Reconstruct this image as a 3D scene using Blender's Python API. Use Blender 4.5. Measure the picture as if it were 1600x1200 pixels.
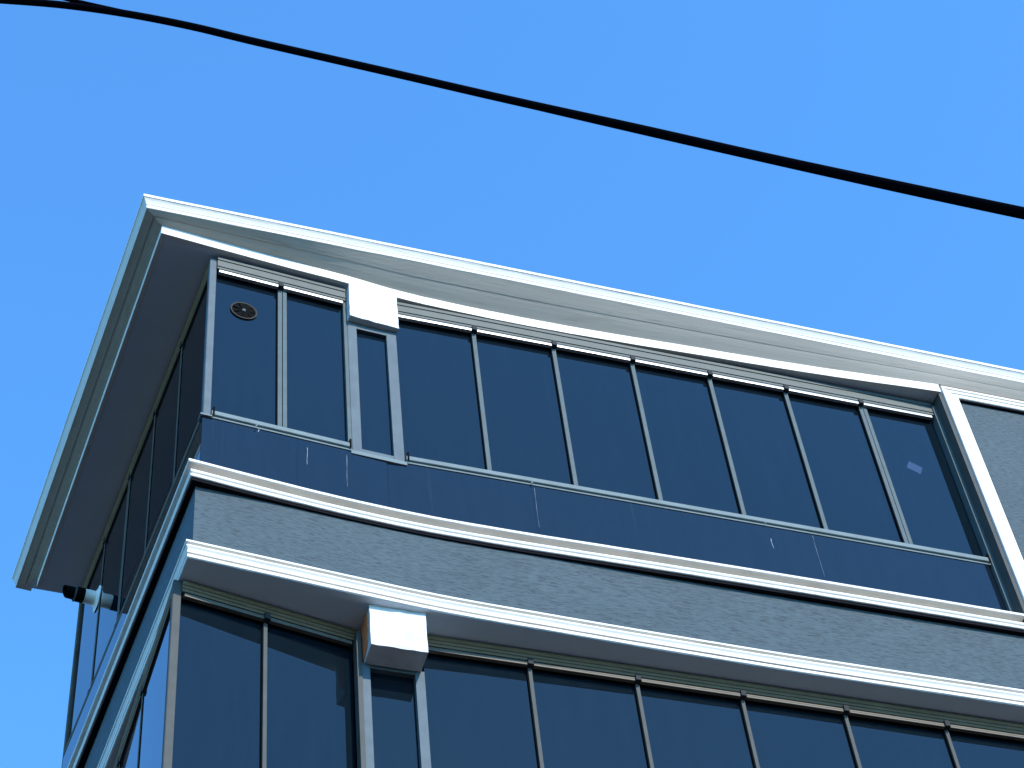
import bpy, bmesh, math, random
import numpy as np
from mathutils import Vector, Matrix

random.seed(7)
sc = bpy.context.scene
for o in list(bpy.data.objects):
    bpy.data.objects.remove(o)

# ------------------------------------------------------------------ camera
Z0 = 13.204                      # height of the top balcony rail above the ground (metres)
cam_d = bpy.data.cameras.new('camera')
cam = bpy.data.objects.new('camera', cam_d)
sc.collection.objects.link(cam)
cam_d.sensor_fit = 'HORIZONTAL'
cam_d.sensor_width = 36.0
cam_d.lens = 36.0 * 3560.0 / 1600.0
cam_d.clip_start = 0.1
cam_d.clip_end = 3000.0
CAM = Vector((-2.5676, -8.6687, 1.6))
cx = Vector((0.957867, -0.275534, -0.081070)).normalized()
cu = Vector((-0.176797, -0.788097, 0.589615)).normalized()
cu = (-1) * cu if cu.z < 0 else cu
cf = Vector((0.226350, 0.550439, 0.803606)).normalized()
cu = cx.cross(cf).normalized()
cam.matrix_world = Matrix(((cx.x, cu.x, -cf.x, CAM.x), (cx.y, cu.y, -cf.y, CAM.y), (cx.z, cu.z, -cf.z, CAM.z), (0, 0, 0, 1)))
sc.camera = cam
sc.cycles.caustics_reflective = False

# ------------------------------------------------------------------ sky, sun, exposure
SUN_EL = math.radians(36.0)
SUN_AZ = math.radians(166.0)     # clockwise from +Y
world = bpy.data.worlds.new('World')
sc.world = world
world.use_nodes = True
wn = world.node_tree
wn.nodes.clear()
sky = wn.nodes.new('ShaderNodeTexSky')
sky.sky_type = 'NISHITA'
sky.sun_disc = False
sky.sun_elevation = SUN_EL
sky.sun_rotation = SUN_AZ
sky.altitude = 300
sky.air_density = 1.0
sky.dust_density = 0.1
sky.ozone_density = 6.0
bg = wn.nodes.new('ShaderNodeBackground')
bg.inputs['Strength'].default_value = 0.15
wo = wn.nodes.new('ShaderNodeOutputWorld')
tint = wn.nodes.new('ShaderNodeMixRGB')      # one even tint over the whole sky: the camera's deep blue
tint.blend_type = 'MULTIPLY'
tint.inputs[0].default_value = 1.0
tint.inputs[2].default_value = (0.595, 1.05, 1.22, 1)
wn.links.new(sky.outputs[0], tint.inputs[1])
wn.links.new(tint.outputs[0], bg.inputs[0])
wn.links.new(bg.outputs[0], wo.inputs[0])

sun_d = bpy.data.lights.new('sun', 'SUN')
sun_d.energy = 2.2
sun_d.angle = math.radians(0.53)
sun_d.color = (1.0, 0.925, 0.81)
sun = bpy.data.objects.new('sun', sun_d)
sc.collection.objects.link(sun)
sdir = Vector((math.sin(SUN_AZ) * math.cos(SUN_EL), math.cos(SUN_AZ) * math.cos(SUN_EL), math.sin(SUN_EL)))
sun.rotation_euler = sdir.to_track_quat('Z', 'Y').to_euler()
sun.location = (0, -20, 30)

sc.view_settings.view_transform = 'Standard'
sc.view_settings.look = 'None'
sc.view_settings.exposure = 1.45
sc.view_settings.gamma = 1.0

# ------------------------------------------------------------------ materials
def mat(name):
    m = bpy.data.materials.new(name)
    m.use_nodes = True
    nt = m.node_tree
    return m, nt, nt.nodes['Principled BSDF']

def N(nt, typ, **kw):
    n = nt.nodes.new(typ)
    for k, v in kw.items():
        setattr(n, k, v)
    return n

def mapped(nt, scale, rot=(0, 0, 0)):
    tc = N(nt, 'ShaderNodeTexCoord')
    mp = N(nt, 'ShaderNodeMapping')
    mp.inputs['Scale'].default_value = scale
    mp.inputs['Rotation'].default_value = rot
    nt.links.new(tc.outputs['Object'], mp.inputs['Vector'])
    return mp

def noise(nt, vec, scale, detail=4, rough=0.55):
    n = N(nt, 'ShaderNodeTexNoise')
    n.inputs['Scale'].default_value = scale
    n.inputs['Detail'].default_value = detail
    n.inputs['Roughness'].default_value = rough
    nt.links.new(vec.outputs[0], n.inputs['Vector'])
    return n

def ramp(nt, src, stops):
    r = N(nt, 'ShaderNodeValToRGB')
    el = r.color_ramp.elements
    el[0].position, el[0].color = stops[0][0], (*stops[0][1], 1)
    el[1].position, el[1].color = stops[-1][0], (*stops[-1][1], 1)
    for p, c in stops[1:-1]:
        e = el.new(p)
        e.color = (*c, 1)
    nt.links.new(src.outputs[0], r.inputs[0])
    return r

def bump(nt, src, b, strength, dist):
    bm = N(nt, 'ShaderNodeBump')
    bm.inputs['Strength'].default_value = strength
    bm.inputs['Distance'].default_value = dist
    nt.links.new(src.outputs[0], bm.inputs['Height'])
    nt.links.new(bm.outputs[0], b.inputs['Normal'])
    return bm

def mat_plaster(name, a, b2, rough=0.75, wave=0.0025, scale=9.0, stretch=(1, 1, 1), stain=0.0):
    m, nt, b = mat(name)
    mp = mapped(nt, stretch)
    n1 = noise(nt, mp, scale, 6)
    r = ramp(nt, n1, [(0.3, a), (0.7, b2)])
    if stain:
        ms = mapped(nt, (2.2, 2.2, 55))
        ns = noise(nt, ms, 1.0, 6, 0.65)
        rs = ramp(nt, ns, [(0.33, (0.62, 0.60, 0.56)), (0.43, (1, 1, 1))])
        mx = N(nt, 'ShaderNodeMixRGB', blend_type='MULTIPLY')
        mx.inputs[0].default_value = stain
        nt.links.new(r.outputs[0], mx.inputs[1])
        nt.links.new(rs.outputs[0], mx.inputs[2])
        nt.links.new(mx.outputs[0], b.inputs['Base Color'])
    else:
        nt.links.new(r.outputs[0], b.inputs['Base Color'])
    b.inputs['Roughness'].default_value = rough
    n2 = noise(nt, mp, scale * 5, 5)
    bump(nt, n2, b, 0.5, wave)
    return m

M = {}
M['white'] = mat_plaster('white_render', (0.68, 0.645, 0.59), (0.74, 0.705, 0.645), 0.7, 0.0008, stain=0.55)
M['rough_white'] = mat_plaster('rough_white_render', (0.50, 0.50, 0.50), (0.66, 0.65, 0.635), 0.85, 0.0015, 11.0)
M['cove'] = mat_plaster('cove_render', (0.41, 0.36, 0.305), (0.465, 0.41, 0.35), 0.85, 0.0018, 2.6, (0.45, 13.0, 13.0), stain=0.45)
M['soffit'] = mat_plaster('soffit_paint', (0.66, 0.72, 0.76), (0.71, 0.76, 0.80), 0.8, 0.001, 3.0)

def mat_stucco(name, stretch):
    m, nt, b = mat(name)
    mp = mapped(nt, stretch)
    n1 = noise(nt, mp, 1.0, 5, 0.62)
    mp2 = mapped(nt, (1, 1, 1))
    big = noise(nt, mp2, 2.2, 4)
    r = ramp(nt, n1, [(0.31, (0.012, 0.022, 0.029)), (0.40, (0.027, 0.047, 0.058)), (0.48, (0.039, 0.065, 0.078)), (0.66, (0.053, 0.083, 0.097))])
    r2 = ramp(nt, big, [(0.3, (0.88, 0.90, 0.90)), (0.7, (1.08, 1.05, 1.04))])
    mx = N(nt, 'ShaderNodeMixRGB', blend_type='MULTIPLY')
    mx.inputs[0].default_value = 1.0
    nt.links.new(r.outputs[0], mx.inputs[1])
    nt.links.new(r2.outputs[0], mx.inputs[2])
    nt.links.new(mx.outputs[0], b.inputs['Base Color'])
    b.inputs['Roughness'].default_value = 0.85
    bump(nt, n1, b, 0.5, 0.008)
    return m
M['stucco_front'] = mat_stucco('stucco_front', (19, 40, 105))
M['stucco_side'] = mat_stucco('stucco_side', (40, 19, 105))

def mat_metal(name, col, rough, metallic=0.0, spec=0.3, streak=0.1):
    m, nt, b = mat(name)
    mp = mapped(nt, (1.5, 1.5, 1.5))
    n = noise(nt, mp, 6.0, 5)
    lo = tuple(c * (1 - streak) for c in col)
    hi = tuple(min(1, c * (1 + streak)) for c in col)
    r = ramp(nt, n, [(0.3, lo), (0.7, hi)])
    nt.links.new(r.outputs[0], b.inputs['Base Color'])
    b.inputs['Roughness'].default_value = rough
    b.inputs['Metallic'].default_value = metallic
    b.inputs['Specular IOR Level'].default_value = spec
    return m
M['alu'] = mat_metal('grey_powder_coated_aluminium', (0.080, 0.107, 0.112), 0.65, 0, 0.12)
M['alu_rail'] = mat_metal('pale_aluminium_rail', (0.138, 0.178, 0.184), 0.65, 0, 0.15)
M['alu_head'] = mat_metal('head_track_aluminium', (0.076, 0.090, 0.083), 0.6)
M['alu_bright'] = mat_metal('bright_aluminium_bar', (0.50, 0.51, 0.50), 0.3, 0.4)
M['alu_low'] = mat_metal('bronze_grey_aluminium', (0.070, 0.074, 0.070), 0.65, 0, 0.1)
M['alu_frame'] = mat_metal('pale_grey_window_frame', (0.094, 0.122, 0.138), 0.65, 0, 0.12)
M['plastic_dark'] = mat_metal('dark_plastic', (0.030, 0.032, 0.034), 0.7, 0, 0.1)
M['plastic_black'] = mat_metal('black_plastic', (0.008, 0.008, 0.009), 0.5, 0, 0.1)
M['alu_side'] = mat_metal('shade_side_aluminium', (0.10, 0.085, 0.066), 0.8, 0, 0.06)  # aluminium for the shaded side, dulled and warmed against blue skylight
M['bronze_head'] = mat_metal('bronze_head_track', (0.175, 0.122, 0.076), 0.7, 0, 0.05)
M['bronze_bar'] = mat_metal('bronze_carrier_bar', (0.11, 0.092, 0.070), 0.6, 0, 0.3)
M['rubber'] = mat_metal('black_rubber', (0.004, 0.005, 0.005), 0.8, 0, 0.03)
M['strip_black'] = mat_metal('flat_black', (0.006, 0.006, 0.009), 0.9, 0, 0.1)  # plain black for the strips added under mouldings and frame
M['pvc'] = mat_metal('white_plastic_pipe', (0.84, 0.80, 0.72), 0.5)
M['cable'] = mat_metal('black_cable_sheath', (0.0025, 0.0025, 0.004), 0.9, 0, 0.0)
M['paint'] = mat_metal('white_paint_drip', (0.22, 0.25, 0.29), 0.7)
M['film'] = mat_metal('pale_blue_film', (0.018, 0.052, 0.115), 0.7, 0, 0.1)
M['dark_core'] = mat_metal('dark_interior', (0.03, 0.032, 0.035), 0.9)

def mat_glass(name, col, ior, tint=(1, 1, 1), dust=0.0):
    m, nt, b = mat(name)
    mp = mapped(nt, (3.0, 3.0, 0.35))
    n = noise(nt, mp, 5.0, 5, 0.6)
    r = ramp(nt, n, [(0.45, col), (0.75, tuple(c * 1.25 for c in col))])
    if dust:
        ms = mapped(nt, (26, 26, 0.7))
        ns = noise(nt, ms, 1.0, 4, 0.6)
        rs = ramp(nt, ns, [(0.64, (0, 0, 0)), (0.76, (dust, dust * 1.15, dust * 1.3))])
        mx = N(nt, 'ShaderNodeMixRGB', blend_type='ADD')
        mx.inputs[0].default_value = 1.0
        nt.links.new(r.outputs[0], mx.inputs[1])
        nt.links.new(rs.outputs[0], mx.inputs[2])
        nt.links.new(mx.outputs[0], b.inputs['Base Color'])
    else:
        nt.links.new(r.outputs[0], b.inputs['Base Color'])
    b.inputs['Roughness'].default_value = 0.0
    b.inputs['IOR'].default_value = ior
    b.inputs['Specular Tint'].default_value = (*tint, 1)
    mp2 = mapped(nt, (1, 1, 1))
    n2 = noise(nt, mp2, 1.1, 1)
    bump(nt, n2, b, 0.06, 0.02)
    return m
M['glass'] = mat_glass('dark_tinted_glass', (0.003, 0.007, 0.011), 1.43, dust=0.0)
M['glass_low'] = mat_glass('dusty_tinted_glass', (0.005, 0.009, 0.015), 1.43, dust=0.007)

def mat_brick():
    m, nt, b = mat('exposed_clay_brick')
    mp = mapped(nt, (1, 1, 1))
    n = noise(nt, mp, 25, 6)
    r = ramp(nt, n, [(0.3, (0.52, 0.12, 0.038)), (0.7, (0.72, 0.22, 0.075))])
    nt.links.new(r.outputs[0], b.inputs['Base Color'])
    b.inputs['Roughness'].default_value = 0.9
    n2 = noise(nt, mp, 60, 5)
    bump(nt, n2, b, 0.8, 0.006)
    return m
M['brick'] = mat_brick()

def mat_ground(name, a, b2, sc1):
    m, nt, b = mat(name)
    mp = mapped(nt, (1, 1, 1))
    n = noise(nt, mp, sc1, 8, 0.7)
    r = ramp(nt, n, [(0.3, a), (0.7, b2)])
    nt.links.new(r.outputs[0], b.inputs['Base Color'])
    b.inputs['Roughness'].default_value = 0.9
    bump(nt, n, b, 0.4, 0.01)
    return m
M['asphalt'] = mat_ground('asphalt', (0.028, 0.029, 0.031), (0.040, 0.041, 0.042), 3.0)  # ground colours darkened in place of shade from unbuilt houses opposite
M['earth'] = mat_ground('dry_ground', (0.026, 0.027, 0.028), (0.036, 0.037, 0.038), 0.6)
M['paving'] = mat_ground('concrete_paving', (0.04, 0.04, 0.04), (0.055, 0.055, 0.054), 5.0)

# ------------------------------------------------------------------ mesh helpers
col = sc.collection

def link(name, me, parent=None, m=None, smooth=False):
    o = bpy.data.objects.new(name, me)
    col.objects.link(o)
    if m is not None:
        me.materials.append(M[m])
    if parent is not None:
        o.parent = parent
    if smooth:
        for p in me.polygons:
            p.use_smooth = True
    return o

def make(name, verts, faces, parent=None, m=None, smooth=False, fix=True):
    me = bpy.data.meshes.new(name)
    me.from_pydata([tuple(v) for v in verts], [], faces)
    me.update()
    if fix:
        bm = bmesh.new()
        bm.from_mesh(me)
        bmesh.ops.recalc_face_normals(bm, faces=bm.faces)
        bm.to_mesh(me)
        bm.free()
    return link(name, me, parent, m, smooth)

def empty(name, loc):
    o = bpy.data.objects.new(name, None)
    o.empty_display_size = 0.3
    o.location = loc
    col.objects.link(o)
    return o

def tag(o, label=None, cat=None, group=None, kind=None):
    if label: o['label'] = label
    if cat: o['category'] = cat
    if group: o['group'] = group
    if kind: o['kind'] = kind
    return o

class Frame:
    """vertical plane: e runs along it, o points out of the building, h is height above the top rail"""
    def __init__(self, p, e, n):
        self.p = np.array(p, float)
        self.e = np.array(e, float) / np.hypot(*e)
        self.n = np.array(n, float) / np.hypot(*n)
    def plan(self, e, o):
        return self.p + e * self.e + o * self.n
    def __call__(self, e, o, h):
        q = self.plan(e, o)
        return (q[0], q[1], Z0 + h)

BOXF = [(0, 1, 3, 2), (4, 6, 7, 5), (0, 4, 5, 1), (2, 3, 7, 6), (0, 2, 6, 4), (1, 5, 7, 3)]
def boxv(F, e0, e1, o0, o1, h0, h1):
    return [F(e, o, h) for e in (e0, e1) for o in (o0, o1) for h in (h0, h1)]
def box(name, F, e0, e1, o0, o1, h0, h1, parent, m, bev=0.0):
    o = make(name, boxv(F, e0, e1, o0, o1, h0, h1), BOXF, parent, m)
    if bev:
        bm = bmesh.new()
        bm.from_mesh(o.data)
        bmesh.ops.bevel(bm, geom=list(bm.edges), offset=bev, segments=2, affect='EDGES', profile=0.6)
        bm.to_mesh(o.data)
        bm.free()
    return o
def boxes(name, F, lst, parent, m):
    v, f = [], []
    for b in lst:
        k = len(v)
        v += boxv(F, *b)
        f += [tuple(i + k for i in q) for q in BOXF]
    return make(name, v, f, parent, m)
def prism(name, F, e0, e1, prof, parent, m):
    """closed profile of (o, h) pairs pushed along e"""
    n = len(prof)
    v = [F(e0, o, h) for o, h in prof] + [F(e1, o, h) for o, h in prof]
    f = [(i, (i + 1) % n, n + (i + 1) % n, n + i) for i in range(n)]
    f += [tuple(range(n)), tuple(range(n, 2 * n))]
    return make(name, v, f, parent, m)

def mitres(pts):
    """outward mitre vector for each plan point of a path walked left end -> corner -> right (outside on the right hand)"""
    pts = [np.array(p, float) for p in pts]
    out = []
    for i in range(len(pts)):
        ns = []
        if i > 0:
            t = pts[i] - pts[i - 1]
            t /= np.hypot(*t)
            ns.append(np.array([t[1], -t[0]]))
        if i < len(pts) - 1:
            t = pts[i + 1] - pts[i]
            t /= np.hypot(*t)
            ns.append(np.array([t[1], -t[0]]))
        if len(ns) == 1:
            out.append(ns[0])
        else:
            b = ns[0] + ns[1]
            out.append(b / (1 + ns[0] @ ns[1]))
    return out
def sweep(name, pts, prof, parent, m, dz=None, jitter=0.0):
    """closed profile (out, h) swept along a plan path with mitred corners"""
    mt = mitres(pts)
    n = len(prof)
    v, f = [], []
    for i, (p, b) in enumerate(zip(pts, mt)):
        hz = dz[i] if dz is not None else 0.0
        for (o, h) in prof:
            q = np.array(p) + b * o
            v.append((q[0], q[1], Z0 + h + hz + (random.uniform(-jitter, jitter) if jitter else 0)))
    for i in range(len(pts) - 1):
        for k in range(n):
            a, b = i * n + k, i * n + (k + 1) % n
            f.append((a, b, b + n, a + n))
    f.append(tuple(range(n)))
    f.append(tuple(range((len(pts) - 1) * n, len(pts) * n)))
    return make(name, v, f, parent, m)

# ------------------------------------------------------------------ plan of the building
C = np.array([-1.1387, -0.0817])         # glass corner, upper floor
S = np.array([0.99743, 0.0716])          # short run from the corner to the pillar
nS = np.array([0.0716, -0.99743])
LD = np.array([-0.10955, 0.99398])       # side facade
nL = np.array([-0.99398, -0.10955])
FS = Frame(C, S, nS)
FD = Frame((0, 0), (1, 0), (0, -1))
FL = Frame(C, LD, nL)
def corner(oS, oL):
    return C + np.linalg.solve(np.array([nS, nL]), np.array([oS, oL]))
XR = 8.2                                  # right end of the house, out of view
LB = 3.30                                 # length of the side facade

def front_curve(ctrl, step=0.12):
    xs = np.array([c[0] for c in ctrl])
    ys = np.array([c[1] for c in ctrl])
    d = np.arange(xs[0], xs[-1], step)
    # smooth cubic (Catmull-Rom style, finite difference tangents)
    t = np.gradient(ys, xs)
    r = []
    for x in list(d) + [xs[-1]]:
        k = min(max(np.searchsorted(xs, x) - 1, 0), len(xs) - 2)
        h = xs[k + 1] - xs[k]
        u = (x - xs[k]) / h
        y = ((2*u**3 - 3*u**2 + 1) * ys[k] + (u**3 - 2*u**2 + u) * h * t[k]
             + (-2*u**3 + 3*u**2) * ys[k + 1] + (u**3 - u**2) * h * t[k + 1])
        r.append((x, -y))
    return r
def path(oS, oL0, oL1, ctrl, lend=LB):
    """left end -> corner -> along the bowed front"""
    c = corner(oS, oL0)
    pts = [FL.plan(lend, oL1), tuple(c)]
    cc = [(c[0], -c[1])] + [q for q in ctrl]
    return [np.array(p) for p in [pts[0]] + front_curve(cc)]

P_m1 = path(0.128, 0.120, 0.086, [(-0.70, .160), (-.24, .119), (.29, .091), (.85, .087), (1.5, .095), (2.5, .104), (4.34, .112), (XR, .115)])
P_m2 = path(0.102, 0.104, 0.040, [(-0.70, .152), (-.26, .120), (.25, .086), (1.09, .068), (2.4, .058), (4.16, .074), (XR, .08)])
P_wall = path(0.048, 0.050, 0.010, [(-0.70, .105), (-.25, .072), (.27, .045), (1.1, .038), (2.45, .036), (4.2, .044), (XR, .05)])
P_band = path(0.092, 0.386, 0.332, [(-0.654, .123), (-.178, .086), (.2, .045), (.745, .023), (1.355, .020), (2.51, .050), (3.26, .073), (4.37, .131)], 3.30)
BAND_END = 4.37

building = empty('apartment_building', (3.0, 2.0, 0))
tag(building, 'blue grey stucco apartment building with bowed white cornices and dark folding balcony glass', 'building')
bpy.context.view_layer.update()
class Rooted:
    pass
def B(o):
    """keep world placement when parenting under the building empty"""
    o.parent = building
    o.matrix_parent_inverse = Matrix.Translation(-Vector(building.location))
    return o

# ------------------------------------------------------------------ ground
def sheet(name, x0, x1, y0, y1, z, m):
    return make(name, [(x0, y0, z), (x1, y0, z), (x1, y1, z), (x0, y1, z)], [(0, 1, 2, 3)], None, m)
tag(sheet('ground', -900, 900, -900, 900, 0.0, 'earth'), kind='structure')
tag(sheet('road', -300, 300, -12.5, -3.2, 0.004, 'asphalt'), kind='structure')
pv = make('pavement', boxv(Frame((0, 0), (1, 0), (0, 1)), -60, 60, -3.2, 12, 0.004 - Z0, 0.13 - Z0), BOXF, None, 'paving')
tag(pv, kind='structure')

# ------------------------------------------------------------------ walls
def wall_core(name, pts, back, h0, h1, inset, m):
    q = []
    mt = mitres(pts)
    for p, b in zip(pts, mt):
        q.append(np.array(p) - b * inset)
    q = q + back
    n = len(q)
    v = [(p[0], p[1], Z0 + h0) for p in q] + [(p[0], p[1], Z0 + h1) for p in q]
    f = [(i, (i + 1) % n, n + (i + 1) % n, n + i) for i in range(n)] + [tuple(range(n)), tuple(range(n, 2 * n))]
    return B(make(name, v, f, None, m))
def poly(name, pts, h0, h1, m):
    n = len(pts)
    v = [(p[0], p[1], Z0 + h0) for p in pts] + [(p[0], p[1], Z0 + h1) for p in pts]
    f = [(i, (i + 1) % n, n + (i + 1) % n, n + i) for i in range(n)] + [tuple(range(n)), tuple(range(n, 2 * n))]
    return B(make(name, v, f, None, m))
YB = 3.35
back_r = [np.array([XR, YB])]
# stucco spandrel between the two floors (front and side share the path, split by texture direction)
def spandrel(dh):
    i = 1
    fr = P_wall[1:]
    sd = P_wall[:2]
    o1 = sweep_open('wall', fr, -0.80 + dh, -1.50 + dh, 'stucco_front')
    o2 = sweep_open('wall', sd, -0.80 + dh, -1.50 + dh, 'stucco_side')
def sweep_open(name, pts, htop, hbot, m):
    full = P_wall
    mt = mitres(full)
    idx = [k for k, p in enumerate(full) if any(p is q for q in pts)]
    v, f = [], []
    for k in idx:
        a = full[k]
        b = full[k] - mt[k] * 0.12
        v += [(a[0], a[1], Z0 + htop), (a[0], a[1], Z0 + hbot), (b[0], b[1], Z0 + hbot), (b[0], b[1], Z0 + htop)]
    for i in range(len(idx) - 1):
        for k in range(4):
            p, q = i * 4 + k, i * 4 + (k + 1) % 4
            f.append((p, q, q + 4, p + 4))
    return B(make(name, v, f, None, m))
spandrel(0.0)
spandrel(-3.17)
# ground-floor walls under the last spandrel
def low_wall(pts, m):
    o = sweep_open('wall', pts, -5.98, -Z0, m)
    return o
low_wall(P_wall[1:], 'stucco_front')
low_wall(P_wall[:2], 'stucco_side')
# dark core behind every pane: keeps daylight out of the rooms
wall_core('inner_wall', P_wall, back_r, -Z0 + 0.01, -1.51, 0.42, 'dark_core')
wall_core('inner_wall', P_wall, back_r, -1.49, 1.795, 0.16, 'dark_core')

# white floor mouldings
def arc(c, r, a0, a1, n, ro=1.0, rh=1.0):
    return [(c[0] + r * ro * math.cos(math.radians(a0 + (a1 - a0) * i / n)), c[1] + r * rh * math.sin(math.radians(a0 + (a1 - a0) * i / n))) for i in range(n + 1)]
prof_m1 = [(-0.16, -0.668), (0.0, -0.668), (0.002, -0.690), (-0.003, -0.694),      # top fillet
           (-0.060, -0.699), (-0.068, -0.706), (-0.069, -0.7305),                       # shaded throat
           (-0.026, -0.731), (-0.020, -0.737), (-0.018, -0.748), (-0.022, -0.757), (-0.030, -0.763), (-0.031, -0.768),
           (-0.024, -0.774), (-0.019, -0.783), (-0.020, -0.796), (-0.024, -0.800), (-0.16, -0.800)]
prof_m2 = [(-0.16, -1.388), (-0.002, -1.388), (0.0, -1.391), (0.0, -1.405), (-0.003, -1.407), (-0.020, -1.408), (-0.020, -1.416),
           (-0.006, -1.424), (-0.005, -1.436), (-0.013, -1.448), (-0.017, -1.458), (-0.014, -1.468), (-0.012, -1.478), (-0.014, -1.484), (-0.034, -1.486), (-0.034, -1.498),
           (-0.015, -1.498), (-0.015, -1.520), (-0.018, -1.523), (-0.16, -1.523)]
for dh in (0.0, -3.17):
    B(sweep('floor_moulding', P_m1, [(o, h + dh) for o, h in prof_m1], None, 'white', jitter=0.0006))
    B(sweep('floor_moulding', P_m2, [(o, h + dh) for o, h in prof_m2], None, 'white', jitter=0.0005))
    B(sweep('black_strip', P_m1, [(-0.15, -0.801 + dh), (-0.033, -0.801 + dh), (-0.034, -0.822 + dh), (-0.15, -0.822 + dh)], None, 'strip_black'))  # black strip added for the dark line under the moulding
    # painted underside above the lower glazing
    mt2 = mitres(P_m2)
    ring_ = [p - b * 0.022 for p, b in zip(P_m2, mt2)] + [np.array([XR, 1.2]), FL.plan(3.0, -1.2)]
    poly('soffit', ring_, -1.526 + dh, -1.500 + dh, 'soffit')

# ------------------------------------------------------------------ roof, cornice, fascia band
# fascia band at the front edge of the eaves ceiling
prof_band = [(-0.028, 1.885), (0.0, 1.885), (0.001, 1.790), (-0.028, 1.790)]
band = B(sweep('fascia_band', P_band, prof_band, None, 'white', jitter=0.0012))
# eaves ceiling (soffit)
mb = mitres(P_band)
inner = [p - b * 0.03 for p, b in zip(P_band, mb)]
poly('eaves_soffit', inner + [np.array([BAND_END, 3.45])], 1.792, 1.86, 'soffit')

# roof lip: bottom edge outline, measured separately from the bowed front
lip_c = corner(0.175, 0.520)
d0 = lip_c[0]
HX = np.array([d0, -0.65, 0.42, 1.4, 3.0, 5.0, XR])
HY = np.array([1.925, 1.97, 2.05, 2.065, 2.045, 2.0, 1.97])  # heights invented: bowed upward to set how much sun the cove gets
def lip_hx(x):
    t = np.gradient(HY, HX)
    x = min(max(x, HX[0]), HX[-1])
    k = min(max(int(np.searchsorted(HX, x)) - 1, 0), len(HX) - 2)
    h = HX[k + 1] - HX[k]
    u = (x - HX[k]) / h
    return ((2*u**3 - 3*u**2 + 1) * HY[k] + (u**3 - 2*u**2 + u) * h * t[k] + (-2*u**3 + 3*u**2) * HY[k + 1] + (u**3 - u**2) * h * t[k + 1])
def lip_pt(x):
    return np.array([x, lip_c[1] + 0.005 * (x - d0) + 0.62 * (lip_hx(x) - 1.925)])
def lip_h(p):
    return lip_hx(p[0])
LIP = [FL.plan(3.47, 0.462), lip_c] + [lip_pt(x) for x in np.linspace(d0, XR, 46)[1:]]
LIPH = [lip_h(p) for p in LIP]
prof_lip = [(-0.12, 0.0), (0.0, 0.0), (0.004, 0.004), (0.004, 0.034), (0.009, 0.040), (0.012, 0.050), (0.024, 0.074), (0.032, 0.086),
            (0.037, 0.089), (0.039, 0.112), (0.036, 0.118), (-0.12, 0.118)]
B(sweep('roof_cornice', LIP, prof_lip, None, 'white', dz=LIPH, jitter=0.0008))
# cove between lip and fascia band: a ruled surface following both edges
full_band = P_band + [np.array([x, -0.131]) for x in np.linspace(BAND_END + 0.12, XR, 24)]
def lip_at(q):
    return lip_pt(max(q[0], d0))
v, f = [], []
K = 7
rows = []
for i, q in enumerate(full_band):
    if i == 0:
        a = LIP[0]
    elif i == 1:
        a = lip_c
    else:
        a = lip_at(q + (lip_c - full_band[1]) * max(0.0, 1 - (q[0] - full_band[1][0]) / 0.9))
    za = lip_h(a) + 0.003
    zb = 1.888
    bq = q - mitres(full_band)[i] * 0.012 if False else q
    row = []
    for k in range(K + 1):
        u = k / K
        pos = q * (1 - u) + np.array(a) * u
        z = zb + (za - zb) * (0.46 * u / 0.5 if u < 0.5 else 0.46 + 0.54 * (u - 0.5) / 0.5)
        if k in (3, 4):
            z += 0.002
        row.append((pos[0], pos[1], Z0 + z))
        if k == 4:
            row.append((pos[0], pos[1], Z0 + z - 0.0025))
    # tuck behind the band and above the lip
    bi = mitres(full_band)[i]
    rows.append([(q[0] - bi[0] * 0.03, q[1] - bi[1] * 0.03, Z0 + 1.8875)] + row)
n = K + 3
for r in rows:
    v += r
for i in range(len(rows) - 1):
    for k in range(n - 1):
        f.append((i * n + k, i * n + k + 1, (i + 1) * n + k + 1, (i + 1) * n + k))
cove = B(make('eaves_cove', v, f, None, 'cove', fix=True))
sol = cove.modifiers.new('thickness', 'SOLIDIFY')
sol.thickness = 0.004
sol.offset = 0.0
# roof slab
outer = [p - b * 0.05 for p, b in zip(LIP, mitres(LIP))]
rp = outer + [np.array([XR, 3.6])]
nn = len(rp)
hz = LIPH + [LIPH[-1]]
v = [(p[0], p[1], Z0 + h + 0.03) for p, h in zip(rp, hz)] + [(p[0], p[1], Z0 + h + 0.10) for p, h in zip(rp, hz)]
f = [(i, (i + 1) % nn, nn + (i + 1) % nn, nn + i) for i in range(nn)] + [tuple(range(nn)), tuple(range(nn, 2 * nn))]
B(make('roof_slab', v, f, None, 'rough_white'))
# back closing wall of the upper floor under the roof
poly('wall', [FL.plan(3.26, 0.0), np.array([XR, YB + 0.05]), np.array([XR, YB]), FL.plan(3.21, 0.0)], -Z0, 1.86, 'stucco_front')

# ------------------------------------------------------------------ stucco bay with picture-frame moulding at the right end
box('wall', FD, 4.45, XR, -0.15, 0.100, -0.668, 1.90, None, 'stucco_front')
B(bpy.context.scene.collection.objects[-1])
prof_frame = [(0.0, 0.0), (0.104, 0.0), (0.108, 0.004), (0.108, 0.026), (0.100, 0.030), (0.100, 0.036), (0.106, 0.042), (0.106, 0.066), (0.098, 0.072),
              (0.098, 0.078), (0.105, 0.083), (0.105, 0.112), (0.100, 0.118), (0.0, 0.118)]   # (out from wall, width inwards)
WF = 0.030
v = []
f = []
E0, HT, HBt = 4.385, 1.868, -0.70
pathf = [(E0, HBt), (E0, HT), (XR, HT)]
nf = len(prof_frame)
for (e, h), (de, dhh) in zip(pathf, [(1, 0), (1, -1), (0, -1)]):
    for (o, w) in prof_frame:
        v.append(FD(e + de * w, WF + o, h + dhh * w))
for i in range(2):
    for k in range(nf):
        a, c = i * nf + k, i * nf + (k + 1) % nf
        f.append((a, c, c + nf, a + nf))
f.append(tuple(range(nf)))
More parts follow.
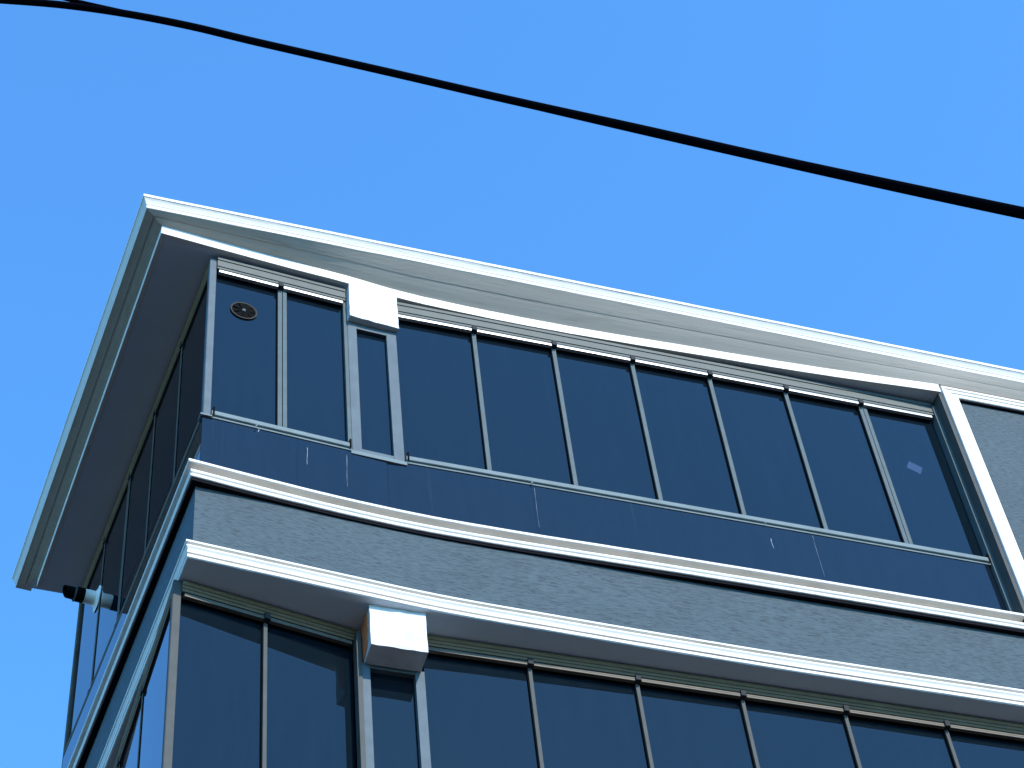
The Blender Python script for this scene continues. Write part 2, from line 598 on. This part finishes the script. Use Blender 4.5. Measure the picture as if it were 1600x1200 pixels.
f.append(tuple(range(2 * nf, 3 * nf)))
B(make('frame_moulding', v, f, None, 'white'))
B(box('black_strip', FD, E0 + 0.12, XR, 0.02, 0.118, HT - 0.128, HT - 0.1185, None, 'strip_black'))  # black strip added for the dark line below the frame's top
# jamb wall between the glazing and the frame
B(box('jamb', FD, 4.352, 4.384, -0.15, 0.118, -0.70, 1.80, None, 'alu_low'))
B(box('jamb_trim', FD, 4.322, 4.351, -0.05, 0.030, -0.66, 1.74, None, 'alu'))

# ------------------------------------------------------------------ pillar brackets
def bracket(F, e0, e1, o0, o1, h0, h1, slope, m):
    # slightly uneven plastered block, finely divided so the faces can wobble
    bm = bmesh.new()
    nx, nh = 8, 8
    grid = {}
    def vert(e, o, h):
        return bm.verts.new(F(e, o, h))
    fr = [[vert(e0 + (e1 - e0) * i / nx + random.uniform(-.002, .002), o1 + random.uniform(-.0025, .0025), h0 + (h1 - h0) * k / nh + (slope * (i / nx)) + random.uniform(-.0015, .0015)) for k in range(nh + 1)] for i in range(nx + 1)]
    bk = [[vert(e0 + (e1 - e0) * i / nx, o0, h0 + 0.012 + (h1 - h0) * k / nh) for k in range(nh + 1)] for i in range(nx + 1)]
    for i in range(nx):
        for k in range(nh):
            bm.faces.new((fr[i][k], fr[i + 1][k], fr[i + 1][k + 1], fr[i][k + 1]))
        bm.faces.new((bk[i][0], bk[i + 1][0], fr[i + 1][0], fr[i][0]))
        bm.faces.new((fr[i][nh], fr[i + 1][nh], bk[i + 1][nh], bk[i][nh]))
    for k in range(nh):
        bm.faces.new((bk[0][k], fr[0][k], fr[0][k + 1], bk[0][k + 1]))
        bm.faces.new((fr[nx][k], bk[nx][k], bk[nx][k + 1], fr[nx][k + 1]))
    bmesh.ops.recalc_face_normals(bm, faces=bm.faces)
    me = bpy.data.meshes.new('pillar_bracket')
    bm.to_mesh(me)
    bm.free()
    return B(link('pillar_bracket', me, None, m))
FB = Frame((-0.165, -0.082), (0.36, 0.035), (0.035, -0.36))
bracket(FB, 0.0, 0.358, -0.14, 0.003, 1.395, 1.80, 0.0, 'rough_white')
low_br = bracket(FD, -0.108, 0.234, -0.19, 0.034, -1.865, -1.524, 0.0, 'rough_white')
low_br['label'] = 'plastered pillar bracket with bare orange brick on its left side'
# bare brick showing on the bracket's left cheek
vb = [FD(-0.1095, o, h) for o, h in [(-0.185, -1.545), (-0.05, -1.530), (-0.012, -1.56), (0.000, -1.66), (-0.004, -1.74), (-0.03, -1.80), (-0.09, -1.835), (-0.17, -1.845), (-0.187, -1.80)]]
vb += [FD(-0.1135, o, h) for o, h in [(-0.183, -1.548), (-0.052, -1.534), (-0.016, -1.563), (-0.004, -1.66), (-0.008, -1.738), (-0.033, -1.796), (-0.092, -1.831), (-0.168, -1.841), (-0.184, -1.80)]]
k = 9
fb = [tuple(range(k)), tuple(range(k, 2 * k))] + [(i, (i + 1) % k, k + (i + 1) % k, k + i) for i in range(k)]
br = make('bare_brick', vb, fb, low_br, 'brick')
br['label'] = 'orange brick patch left unplastered'

# ------------------------------------------------------------------ glazing
def glazing(F, e0, e1, mull, head, sill, hd, doubles=(), m_alu='alu', m_head='alu_head', m_bar='alu_bright', bar_parts=True, g='glass', post0=None, post1=None, rail=True, thin=0.030, mats_sill='alu_rail', side=False):
    """one run of folding panes: head track (the part) > bars, panes, mullions, clips, sill rail"""
    # head track with stepped face
    prof = [(-0.05, head + hd), (0.036, head + hd), (0.036, head + hd - 0.030), (0.030, head + hd - 0.033), (0.030, head + 0.072),
            (0.034, head + 0.070), (0.034, head + 0.058), (0.028, head + 0.055), (0.028, head + 0.034), (-0.05, head + 0.034)]
    if side:
        prof = [(o * 0.4 if o > 0 else o, h) for o, h in prof]
    tr = B(prism('folding_glazing', F, e0, e1, prof, None, m_head))
    def sub(o):
        o.parent = tr
        return o
    edges = [e0] + list(mull) + [e1]
    GO = -0.003 if side else -0.018
    PR = 0.35 if side else 1.0
    for i in range(len(edges) - 1):
        a, b = edges[i] + 0.003, edges[i + 1] - 0.003
        sub(box('pane', F, a, b, GO - 0.010, GO, sill + 0.006, head + 0.033, None, g))
        # rounded pane carrier bar
        aa = a + (0.018 if i > 0 else 0.012)
        bb = b - (0.012 if i < len(edges) - 2 else 0.016)
        pr = [(0.0, head + 0.033), (0.0, head - 0.002), (0.0265 * PR, head - 0.002)] + arc((0.012 * PR, head + 0.0155), 0.0175, -30, 90, 5, PR)
        sub(prism('carrier_bar', F, aa, bb, pr, None, m_bar))
        if rail:
            # thin glazing bead on the rail
            sub(prism('bead', F, aa, bb, [(0.0, sill + 0.001), (0.016, sill + 0.001), (0.016, sill + 0.014), (0.010, sill + 0.018), (0.0, sill + 0.018)], None, mats_sill))
    for i, e in enumerate(mull):
        w = thin
        sub(box('mullion', F, e - w / 2, e + w / 2, GO + 0.001, 0.003, sill + 0.012, head + 0.012, None, m_alu, 0.002))
        sub(box('dark_edge_line', F, e - w / 2 - 0.006, e - w / 2 - 0.0005, GO + 0.0005, -0.004 if not side else 0.0, sill + 0.016, head + 0.0, None, 'rubber'))  # black strip painting in the shadow line left of the mullion
        if i in doubles:
            sub(box('mullion', F, e + w / 2 + 0.005, e + w / 2 + 0.005 + w * 0.95, GO + 0.001, 0.002, sill + 0.014, head - 0.004, None, m_alu, 0.002))
        sub(box('clip', F, e - 0.019, e + 0.015, 0.002, 0.042 * PR, head - 0.006, head + 0.044, None, 'plastic_dark', 0.002))
        if rail:
            sub(box('clip', F, e - 0.020, e + 0.016, 0.001, 0.020, sill - 0.004, sill + 0.012, None, 'plastic_dark', 0.002))
    if rail:
        pr = [(-0.05, sill - 0.001), (0.020, sill - 0.001), (0.024, sill - 0.006), (0.024, sill - 0.010), (0.038, sill - 0.012), (0.041, sill - 0.016), (0.041, sill - 0.052),
              (0.037, sill - 0.056), (0.028, sill - 0.058), (0.027, sill - 0.074), (-0.05, sill - 0.074)]
        if side:
            pr = [(o * 0.5 if o > 0 else o, h) for o, h in pr]
        sub(prism('sill_rail', F, e0, e1, pr, None, mats_sill))
        for e in (() if side else (e0 + 0.006, e1 - 0.014)):
            sub(box('rail_end_cap', F, e, e + 0.012, 0.002, 0.046, sill - 0.055, sill + 0.022, None, 'rubber', 0.002))
    return tr

HEAD, SILL = 1.600, 0.0
# upper floor, right-hand run
FDu = Frame((0, 0.0), (1, 0), (0, -1))
FD2 = Frame((0, 0.010), (1, 0), (0, -1))
run_r = glazing(FD2, 0.188, 4.318, [0.762 + 0.5932 * k for k in range(6)], HEAD, SILL, 0.165, doubles=(5,))
# upper floor, short run by the corner
run_s = glazing(FS, 0.036, 0.958, [0.491], HEAD, SILL, 0.165, doubles=(0,))
# upper floor, side facade
run_l = glazing(FL, 0.036, 3.15, [0.662, 1.294, 1.906, 2.552], HEAD, SILL, 0.165, doubles=(2,), m_alu='alu_side', m_head='bronze_head', m_bar='bronze_head', mats_sill='alu_side', side=True)
run_l['label'] = 'shaded folding glazing on the side facade'

def corner_post(F1, F2, h0, h1, w, m, name='corner_post', proud=0.014):
    # L-shaped post wrapped round the corner
    a = [F1(w, proud, h0)]
    pts = []
    c_out = np.linalg.solve(np.array([F1.n, F2.n]), np.array([F1.n @ F1.p + proud, F2.n @ F2.p + proud]))
    c_in = np.linalg.solve(np.array([F1.n, F2.n]), np.array([F1.n @ F1.p - 0.03, F2.n @ F2.p - 0.03]))
    pl = [F1.plan(w, -0.03), F1.plan(w, proud), c_out, F2.plan(w, proud), F2.plan(w, -0.03), c_in]
    n = len(pl)
    v = [(p[0], p[1], Z0 + h0) for p in pl] + [(p[0], p[1], Z0 + h1) for p in pl]
    f = [(i, (i + 1) % n, n + (i + 1) % n, n + i) for i in range(n)] + [tuple(range(n)), tuple(range(n, 2 * n))]
    o = B(make(name, v, f, None, m))
    bm = bmesh.new()
    bm.from_mesh(o.data)
    bmesh.ops.bevel(bm, geom=[e for e in bm.edges], offset=0.003, segments=2, affect='EDGES')
    bm.to_mesh(o.data)
    bm.free()
    return o
corner_post(FS, FL, -0.072, 1.765, 0.034, 'alu_frame')
# end post of the side facade
B(box('corner_post', FL, 3.150, 3.205, -0.06, 0.014, -0.70, 1.765, None, 'alu_side', 0.003))

# narrow fixed windows below the pillar brackets
def narrow(F, e0, e1, bl, brr, h0, h1, bt, bb, o0, o1, m, g):
    fr = B(boxes('narrow_window', F, [(e0, e0 + bl, o0, o1, h0, h1), (e1 - brr, e1, o0, o1, h0, h1)], None, m))
    def sub(o):
        o.parent = fr
        return o
    sub(box('frame_head', F, e0 + bl + .0005, e1 - brr - .0005, o0, o1 - 0.002, h1 - bt, h1, None, m, 0.001))
    sub(box('frame_sill', F, e0 + bl + .0005, e1 - brr - .0005, o0, o1 - 0.002, h0, h0 + bb, None, m, 0.001))
    sub(box('pane', F, e0 + bl - 0.002, e1 - brr + 0.002, o0 + 0.008, o0 + 0.018, h0 + bb - 0.004, h1 - bt + 0.004, None, g))
    sub(box('dark_edge_line', F, e0 + bl, e0 + bl + 0.004, o0 + 0.0185, o1 - 0.008, h0 + bb, h1 - bt, None, 'rubber'))  # black strip along the pane's left edge only
    return fr
FN = Frame((-0.170, -0.020), (0.35, 0.020), (0.020, -0.35))
narrow(FN, 0.0, 0.350, 0.063, 0.070, -0.085, 1.398, 0.060, 0.066, -0.035, 0.010, 'alu_frame', 'glass')
B(box('frame_joint', FN, -0.026, -0.001, -0.03, 0.006, -0.06, 1.70, None, 'alu'))

# parapet glass under the rail
def parapet(F, edges, h0, h1, o):
    for i in range(len(edges) - 1):
        a, b = edges[i], edges[i + 1]
        p = B(box('parapet_pane', F, a + 0.0004, b - 0.0004, o - 0.012, o, h0, h1, None, 'glass_low'))
parapet(FD2, [0.06, 1.03, 2.06, 3.02, 4.30], -0.72, -0.0745, 0.022)
FPs = FS
parapet(FS, [-0.020, 0.60, 1.198], -0.72, -0.0745, 0.022)
parapet(FL, [-0.008, 0.8, 1.6, 2.4, 3.148], -0.72, -0.0745, 0.020)
B(box('rail_corner_cap', FS, -0.036, 0.040, -0.03, 0.036, -0.0735, -0.058, None, 'alu_rail', 0.002))
B(prism('sill_rail', FN, -0.012, 0.362, [(-0.03, -0.060), (0.012, -0.060), (0.020, -0.066), (0.020, -0.100), (-0.03, -0.100)], None, 'alu_rail'))

# lower floor
A0 = corner(-0.110, 0.096)
A1 = FS.plan(0.455, -0.161)
A2 = np.array([0.919, 0.144])
A3 = np.array([3.634, 0.120])
t1 = (A1 - A0) / np.hypot(*(A1 - A0))
FLs = Frame(A0, t1, (t1[1], -t1[0]))
t2 = (A3 - A2) / np.hypot(*(A3 - A2))
pd0 = A2 - t2 * A2[0] / t2[0]
FLd = Frame(pd0, t2, (t2[1], -t2[0]))
AL = FL.plan(1.44, 0.011)
t3 = (AL - A0) / np.hypot(*(AL - A0))
FLl = Frame(A0, t3, (-t3[1], t3[0]))
LHEAD, LSILL = -1.660, -3.84
sA = (A1 - A0) @ t1
low = dict(m_alu='alu_low', m_head='bronze_head', m_bar='bronze_bar', mats_sill='alu_low', thin=0.024)
e_end = ((np.array([-0.150, 0.20]) - A0) @ t1)
lo_r = glazing(FLd, 0.262, XR, [0.919 + 0.6785 * k for k in range(11)], LHEAD, LSILL, 0.116, **low)
lo_s = glazing(FLs, 0.036, e_end, [sA], LHEAD, LSILL, 0.116, **low)
low_side = dict(low, m_alu='alu_side', m_bar='bronze_head', mats_sill='alu_side')
lo_l = glazing(FLl, 0.036, 3.1, [0.79, 1.40, 2.01, 2.62], LHEAD, LSILL, 0.116, side=True, **low_side)
for o, lab in ((run_r, 'long upper run of dark folding panes'), (run_s, 'short two pane run beside the corner post'), (lo_r, 'lower floor run of wide dark panes'), (lo_s, 'lower floor pair of panes by the corner'), (lo_l, 'lower floor side glazing reflecting the sky')):
    o['label'] = lab
corner_post(FLs, FLl, LSILL, LHEAD + 0.132, 0.034, 'alu_low')
narrow(FD, -0.122, 0.254, 0.048, 0.056, LSILL, -1.852, 0.034, 0.06, -0.185, -0.130, 'alu_frame', 'glass')
B(box('frame_joint', FD, -0.152, -0.1235, -0.20, -0.120, LSILL, -1.60, None, 'alu_low'))
B(box('parapet_pane', FD, -0.9, XR, -0.25, -0.19, -3.98, LSILL - 0.0745, None, 'glass_low'))

# ------------------------------------------------------------------ small things on the glass
def disc(name, F, e, h, r, o0, o1, m, parent, n=40, r2=None):
    r2 = r if r2 is None else r2
    v = [F(e + r * math.cos(2 * math.pi * i / n), o0, h + r * math.sin(2 * math.pi * i / n)) for i in range(n)]
    v += [F(e + r2 * math.cos(2 * math.pi * i / n), o1, h + r2 * math.sin(2 * math.pi * i / n)) for i in range(n)]
    f = [(i, (i + 1) % n, n + (i + 1) % n, n + i) for i in range(n)] + [tuple(range(n)), tuple(range(n, 2 * n))]
    return make(name, v, f, parent, m)
def ring(name, F, e, h, ri, ro, o0, o1, m, parent, n=40):
    v = []
    for (r, o) in ((ri, o0), (ro, o0), (ro, o1), (ri, o1)):
        v += [F(e + r * math.cos(2 * math.pi * i / n), o, h + r * math.sin(2 * math.pi * i / n)) for i in range(n)]
    f = []
    for k in range(4):
        for i in range(n):
            f.append((k * n + i, k * n + (i + 1) % n, ((k + 1) % 4) * n + (i + 1) % n, ((k + 1) % 4) * n + i))
    return make(name, v, f, parent, m)

# round ventilator in the corner pane
vx, vh = 0.240, 1.255
FV = Frame(FS.plan(0, -0.018), FS.e, FS.n)
vent = disc('window_ventilator', FV, vx, vh, 0.082, 0.0005, 0.006, 'rubber', None)
tag(vent, 'round dark ventilator set in the pane beside the corner post', 'ventilator')
ring('rim', FV, vx, vh, 0.083, 0.094, 0.0005, 0.010, 'plastic_black', vent)
for k in range(8):
    a = 2 * math.pi * (k + 0.3) / 8
    ca, sa = math.cos(a), math.sin(a)
    v = []
    for o in (0.0062, 0.010):
        for (r, w) in ((0.020, -0.008), (0.020, 0.008), (0.079, 0.022), (0.079, -0.020)):
            v.append(FV(vx + r * ca - w * sa, o + (0.003 if w > 0 else 0), vh + r * sa + w * ca))
    make('blade', v, [(0, 1, 2, 3), (4, 5, 6, 7), (0, 1, 5, 4), (1, 2, 6, 5), (2, 3, 7, 6), (3, 0, 4, 7)], vent, 'rubber')
disc('hub', FV, vx, vh, 0.015, 0.0105, 0.016, 'alu', vent, 20, 0.011)

# square film sticker on the last pane
es, hs = 4.022, 0.972
FK = Frame(FD2.plan(0, -0.018), FD2.e, FD2.n)
st = []
for o in (0.0005, 0.0012):
    for (de, dh) in ((-0.066, -0.014), (0.030, -0.066), (0.066, 0.018), (-0.030, 0.070)):
        st.append(FK(es + de, o, hs + dh))
stick = make('window_sticker', st, [(0, 1, 2, 3), (4, 5, 6, 7), (0, 1, 5, 4), (1, 2, 6, 5), (2, 3, 7, 6), (3, 0, 4, 7)], None, 'film')
tag(stick, 'small pale blue square sticker on the last upper pane by the jamb', 'sticker')

# paint drips on the parapet glass
def drip(F, e, o, h, ln, w):
    pts = []
    n = 7
    for i in range(n + 1):
        u = i / n
        ww = w * (0.35 + 0.65 * abs(math.sin(2.3 * u * math.pi + e * 7))) * (1 - 0.4 * u)
        pts.append((e + 0.002 * math.sin(5 * u + e), h - ln * u, ww))
    v, f = [], []
    for oo in (o + 0.0003, o + 0.0022):
        for (x, z, ww) in pts:
            v += [F(x - ww, oo, z), F(x + ww, oo, z)]
    k = 2 * (n + 1)
    for i in range(n):
        f += [(2*i, 2*i+1, 2*i+3, 2*i+2), (k+2*i, k+2*i+1, k+2*i+3, k+2*i+2), (2*i, 2*i+2, k+2*i+2, k+2*i), (2*i+1, 2*i+3, k+2*i+3, k+2*i+1)]
    f += [(0, 1, k + 1, k), (2*n, 2*n+1, k+2*n+1, k+2*n)]
    return B(make('paint_drip', v, f, None, 'paint'))
drip(FS, 0.345, 0.022, -0.078, 0.030, 0.004)
drip(FS, 0.325, 0.045, -0.066, 0.012, 0.007)
drip(FS, 0.664, 0.022, -0.15, 0.17, 0.0022)
drip(FS, 0.925, 0.022, -0.13, 0.32, 0.0014)
drip(FD2, 1.030, 0.040, -0.058, 0.016, 0.006)
drip(FD2, 2.68, 0.022, -0.20, 0.10, 0.0032)
drip(FD2, 2.66, 0.040, -0.060, 0.012, 0.004)
drip(FD2, 3.00, 0.022, -0.09, 0.42, 0.0010)
drip(FD2, 1.045, 0.022, -0.10, 0.40, 0.0009)

# ------------------------------------------------------------------ flue pipe through the side glazing
def tube_axis(name, F, e, h, stations, m, parent, n=28, closed=True):
    """lathe along the outward axis: stations of (out, radius, tilt)"""
    v, f = [], []
    for (o, r, tl) in stations:
        for i in range(n):
            a = 2 * math.pi * i / n
            v.append(F(e + r * math.cos(a), o + tl * math.sin(a), h + r * math.sin(a)))
    for k in range(len(stations) - 1):
        for i in range(n):
            f.append((k*n+i, k*n+(i+1) % n, (k+1)*n+(i+1) % n, (k+1)*n+i))
    if closed:
        f += [tuple(range(n)), tuple(range((len(stations)-1)*n, len(stations)*n))]
    return make(name, v, f, parent, m, smooth=False)
le, lh = 2.635, 1.059
flue = tube_axis('flue_pipe', FL, le, lh, [(0.0, 0.054, 0), (0.10, 0.054, 0), (0.102, 0.052, 0)], 'pvc', None)
tag(flue, 'white boiler flue with black end sticking out of the side glazing under the eaves', 'flue pipe')
tube_axis('wall_flange', FL, le, lh, [(0.0005, 0.104, 0), (0.004, 0.104, 0), (0.010, 0.075, 0), (0.022, 0.059, 0)], 'pvc', flue)
tube_axis('sleeve', FL, le, lh, [(0.0995, 0.0555, 0), (0.103, 0.0565, 0), (0.168, 0.0565, 0), (0.172, 0.054, 0)], 'rubber', flue)
tube_axis('clamp', FL, le, lh, [(0.160, 0.058, 0), (0.161, 0.0600, 0), (0.172, 0.0600, 0), (0.173, 0.058, 0)], 'alu', flue)
tube_axis('spout', FL, le, lh, [(0.165, 0.050, 0), (0.190, 0.047, 0.004), (0.215, 0.047, 0.014), (0.238, 0.046, 0.020), (0.236, 0.040, 0.018), (0.200, 0.038, 0.006), (0.18, 0.036, 0)], 'rubber', flue)

# ------------------------------------------------------------------ overhead cables
def pix_ray(px, py):
    d = cf + cx * ((px - 800) / 3560.0) - cu * ((py - 600) / 3560.0)
    return d.normalized()
def cable(name, knots, diam, label, back=0.0):
    pts = []
    for px, py in knots:
        inv = 1 / 8.6 + (1 / 6.3 - 1 / 8.6) * px / 1600.0
        pts.append(CAM + pix_ray(px, py) * (1 / inv + back))
    # carry on to both sides with a gentle sag
    a = (pts[0] - pts[1]).normalized()
    b = (pts[-1] - pts[-2]).normalized()
    pre = [pts[0] + a * s + Vector((0, 0, 0.004 * s * s)) for s in (12, 8, 5, 3, 1.5, .6)]
    post = [pts[-1] + b * s + Vector((0, 0, 0.006 * s * s)) for s in (.6, 1.5, 3, 5, 8, 12)]
    P = pre + pts + post
    # resample with Catmull-Rom
    Q = []
    for i in range(1, len(P) - 2):
        p0, p1, p2, p3 = P[i-1], P[i], P[i+1], P[i+2]
        for k in range(6):
            u = k / 6
            Q.append(0.5 * ((2*p1) + (p2-p0)*u + (2*p0-5*p1+4*p2-p3)*u*u + (3*p1-p0-3*p2+p3)*u**3))
    Q.append(P[-2])
    n = 12
    v, f = [], []
    for i, q in enumerate(Q):
        t = (Q[min(i+1, len(Q)-1)] - Q[max(i-1, 0)]).normalized()
        sd = t.cross(Vector((0, 0, 1))).normalized()
        up = sd.cross(t)
        for k in range(n):
            a_ = 2 * math.pi * k / n
            v.append(q + (sd * math.cos(a_) + up * math.sin(a_)) * diam / 2)
    for i in range(len(Q) - 1):
        for k in range(n):
            f.append((i*n+k, i*n+(k+1) % n, (i+1)*n+(k+1) % n, (i+1)*n+k))
    o = make(name, v, f, None, 'cable', smooth=True)
    return tag(o, label, 'cable', None)
cable('overhead_cable', [(-300, -10), (-100, -5.5), (0, 0.0), (100, 8), (200, 22.0), (300, 41.5), (400, 65.5), (600, 111), (800, 157), (1000, 201), (1200, 246.2), (1400, 289), (1600, 331), (1800, 372)], 0.0265,
      'thick black overhead cable bending away at the upper left')
cable('overhead_cable', [(-100, -49), (0, -26), (115, 1.0), (200, 20), (300, 42), (400, 65.5), (600, 112.5), (800, 159.5), (1000, 206), (1200, 251.5), (1400, 296), (1600, 338.8), (1800, 380)], 0.0155,
      'thinner black cable running straight along the thick one', back=0.03)
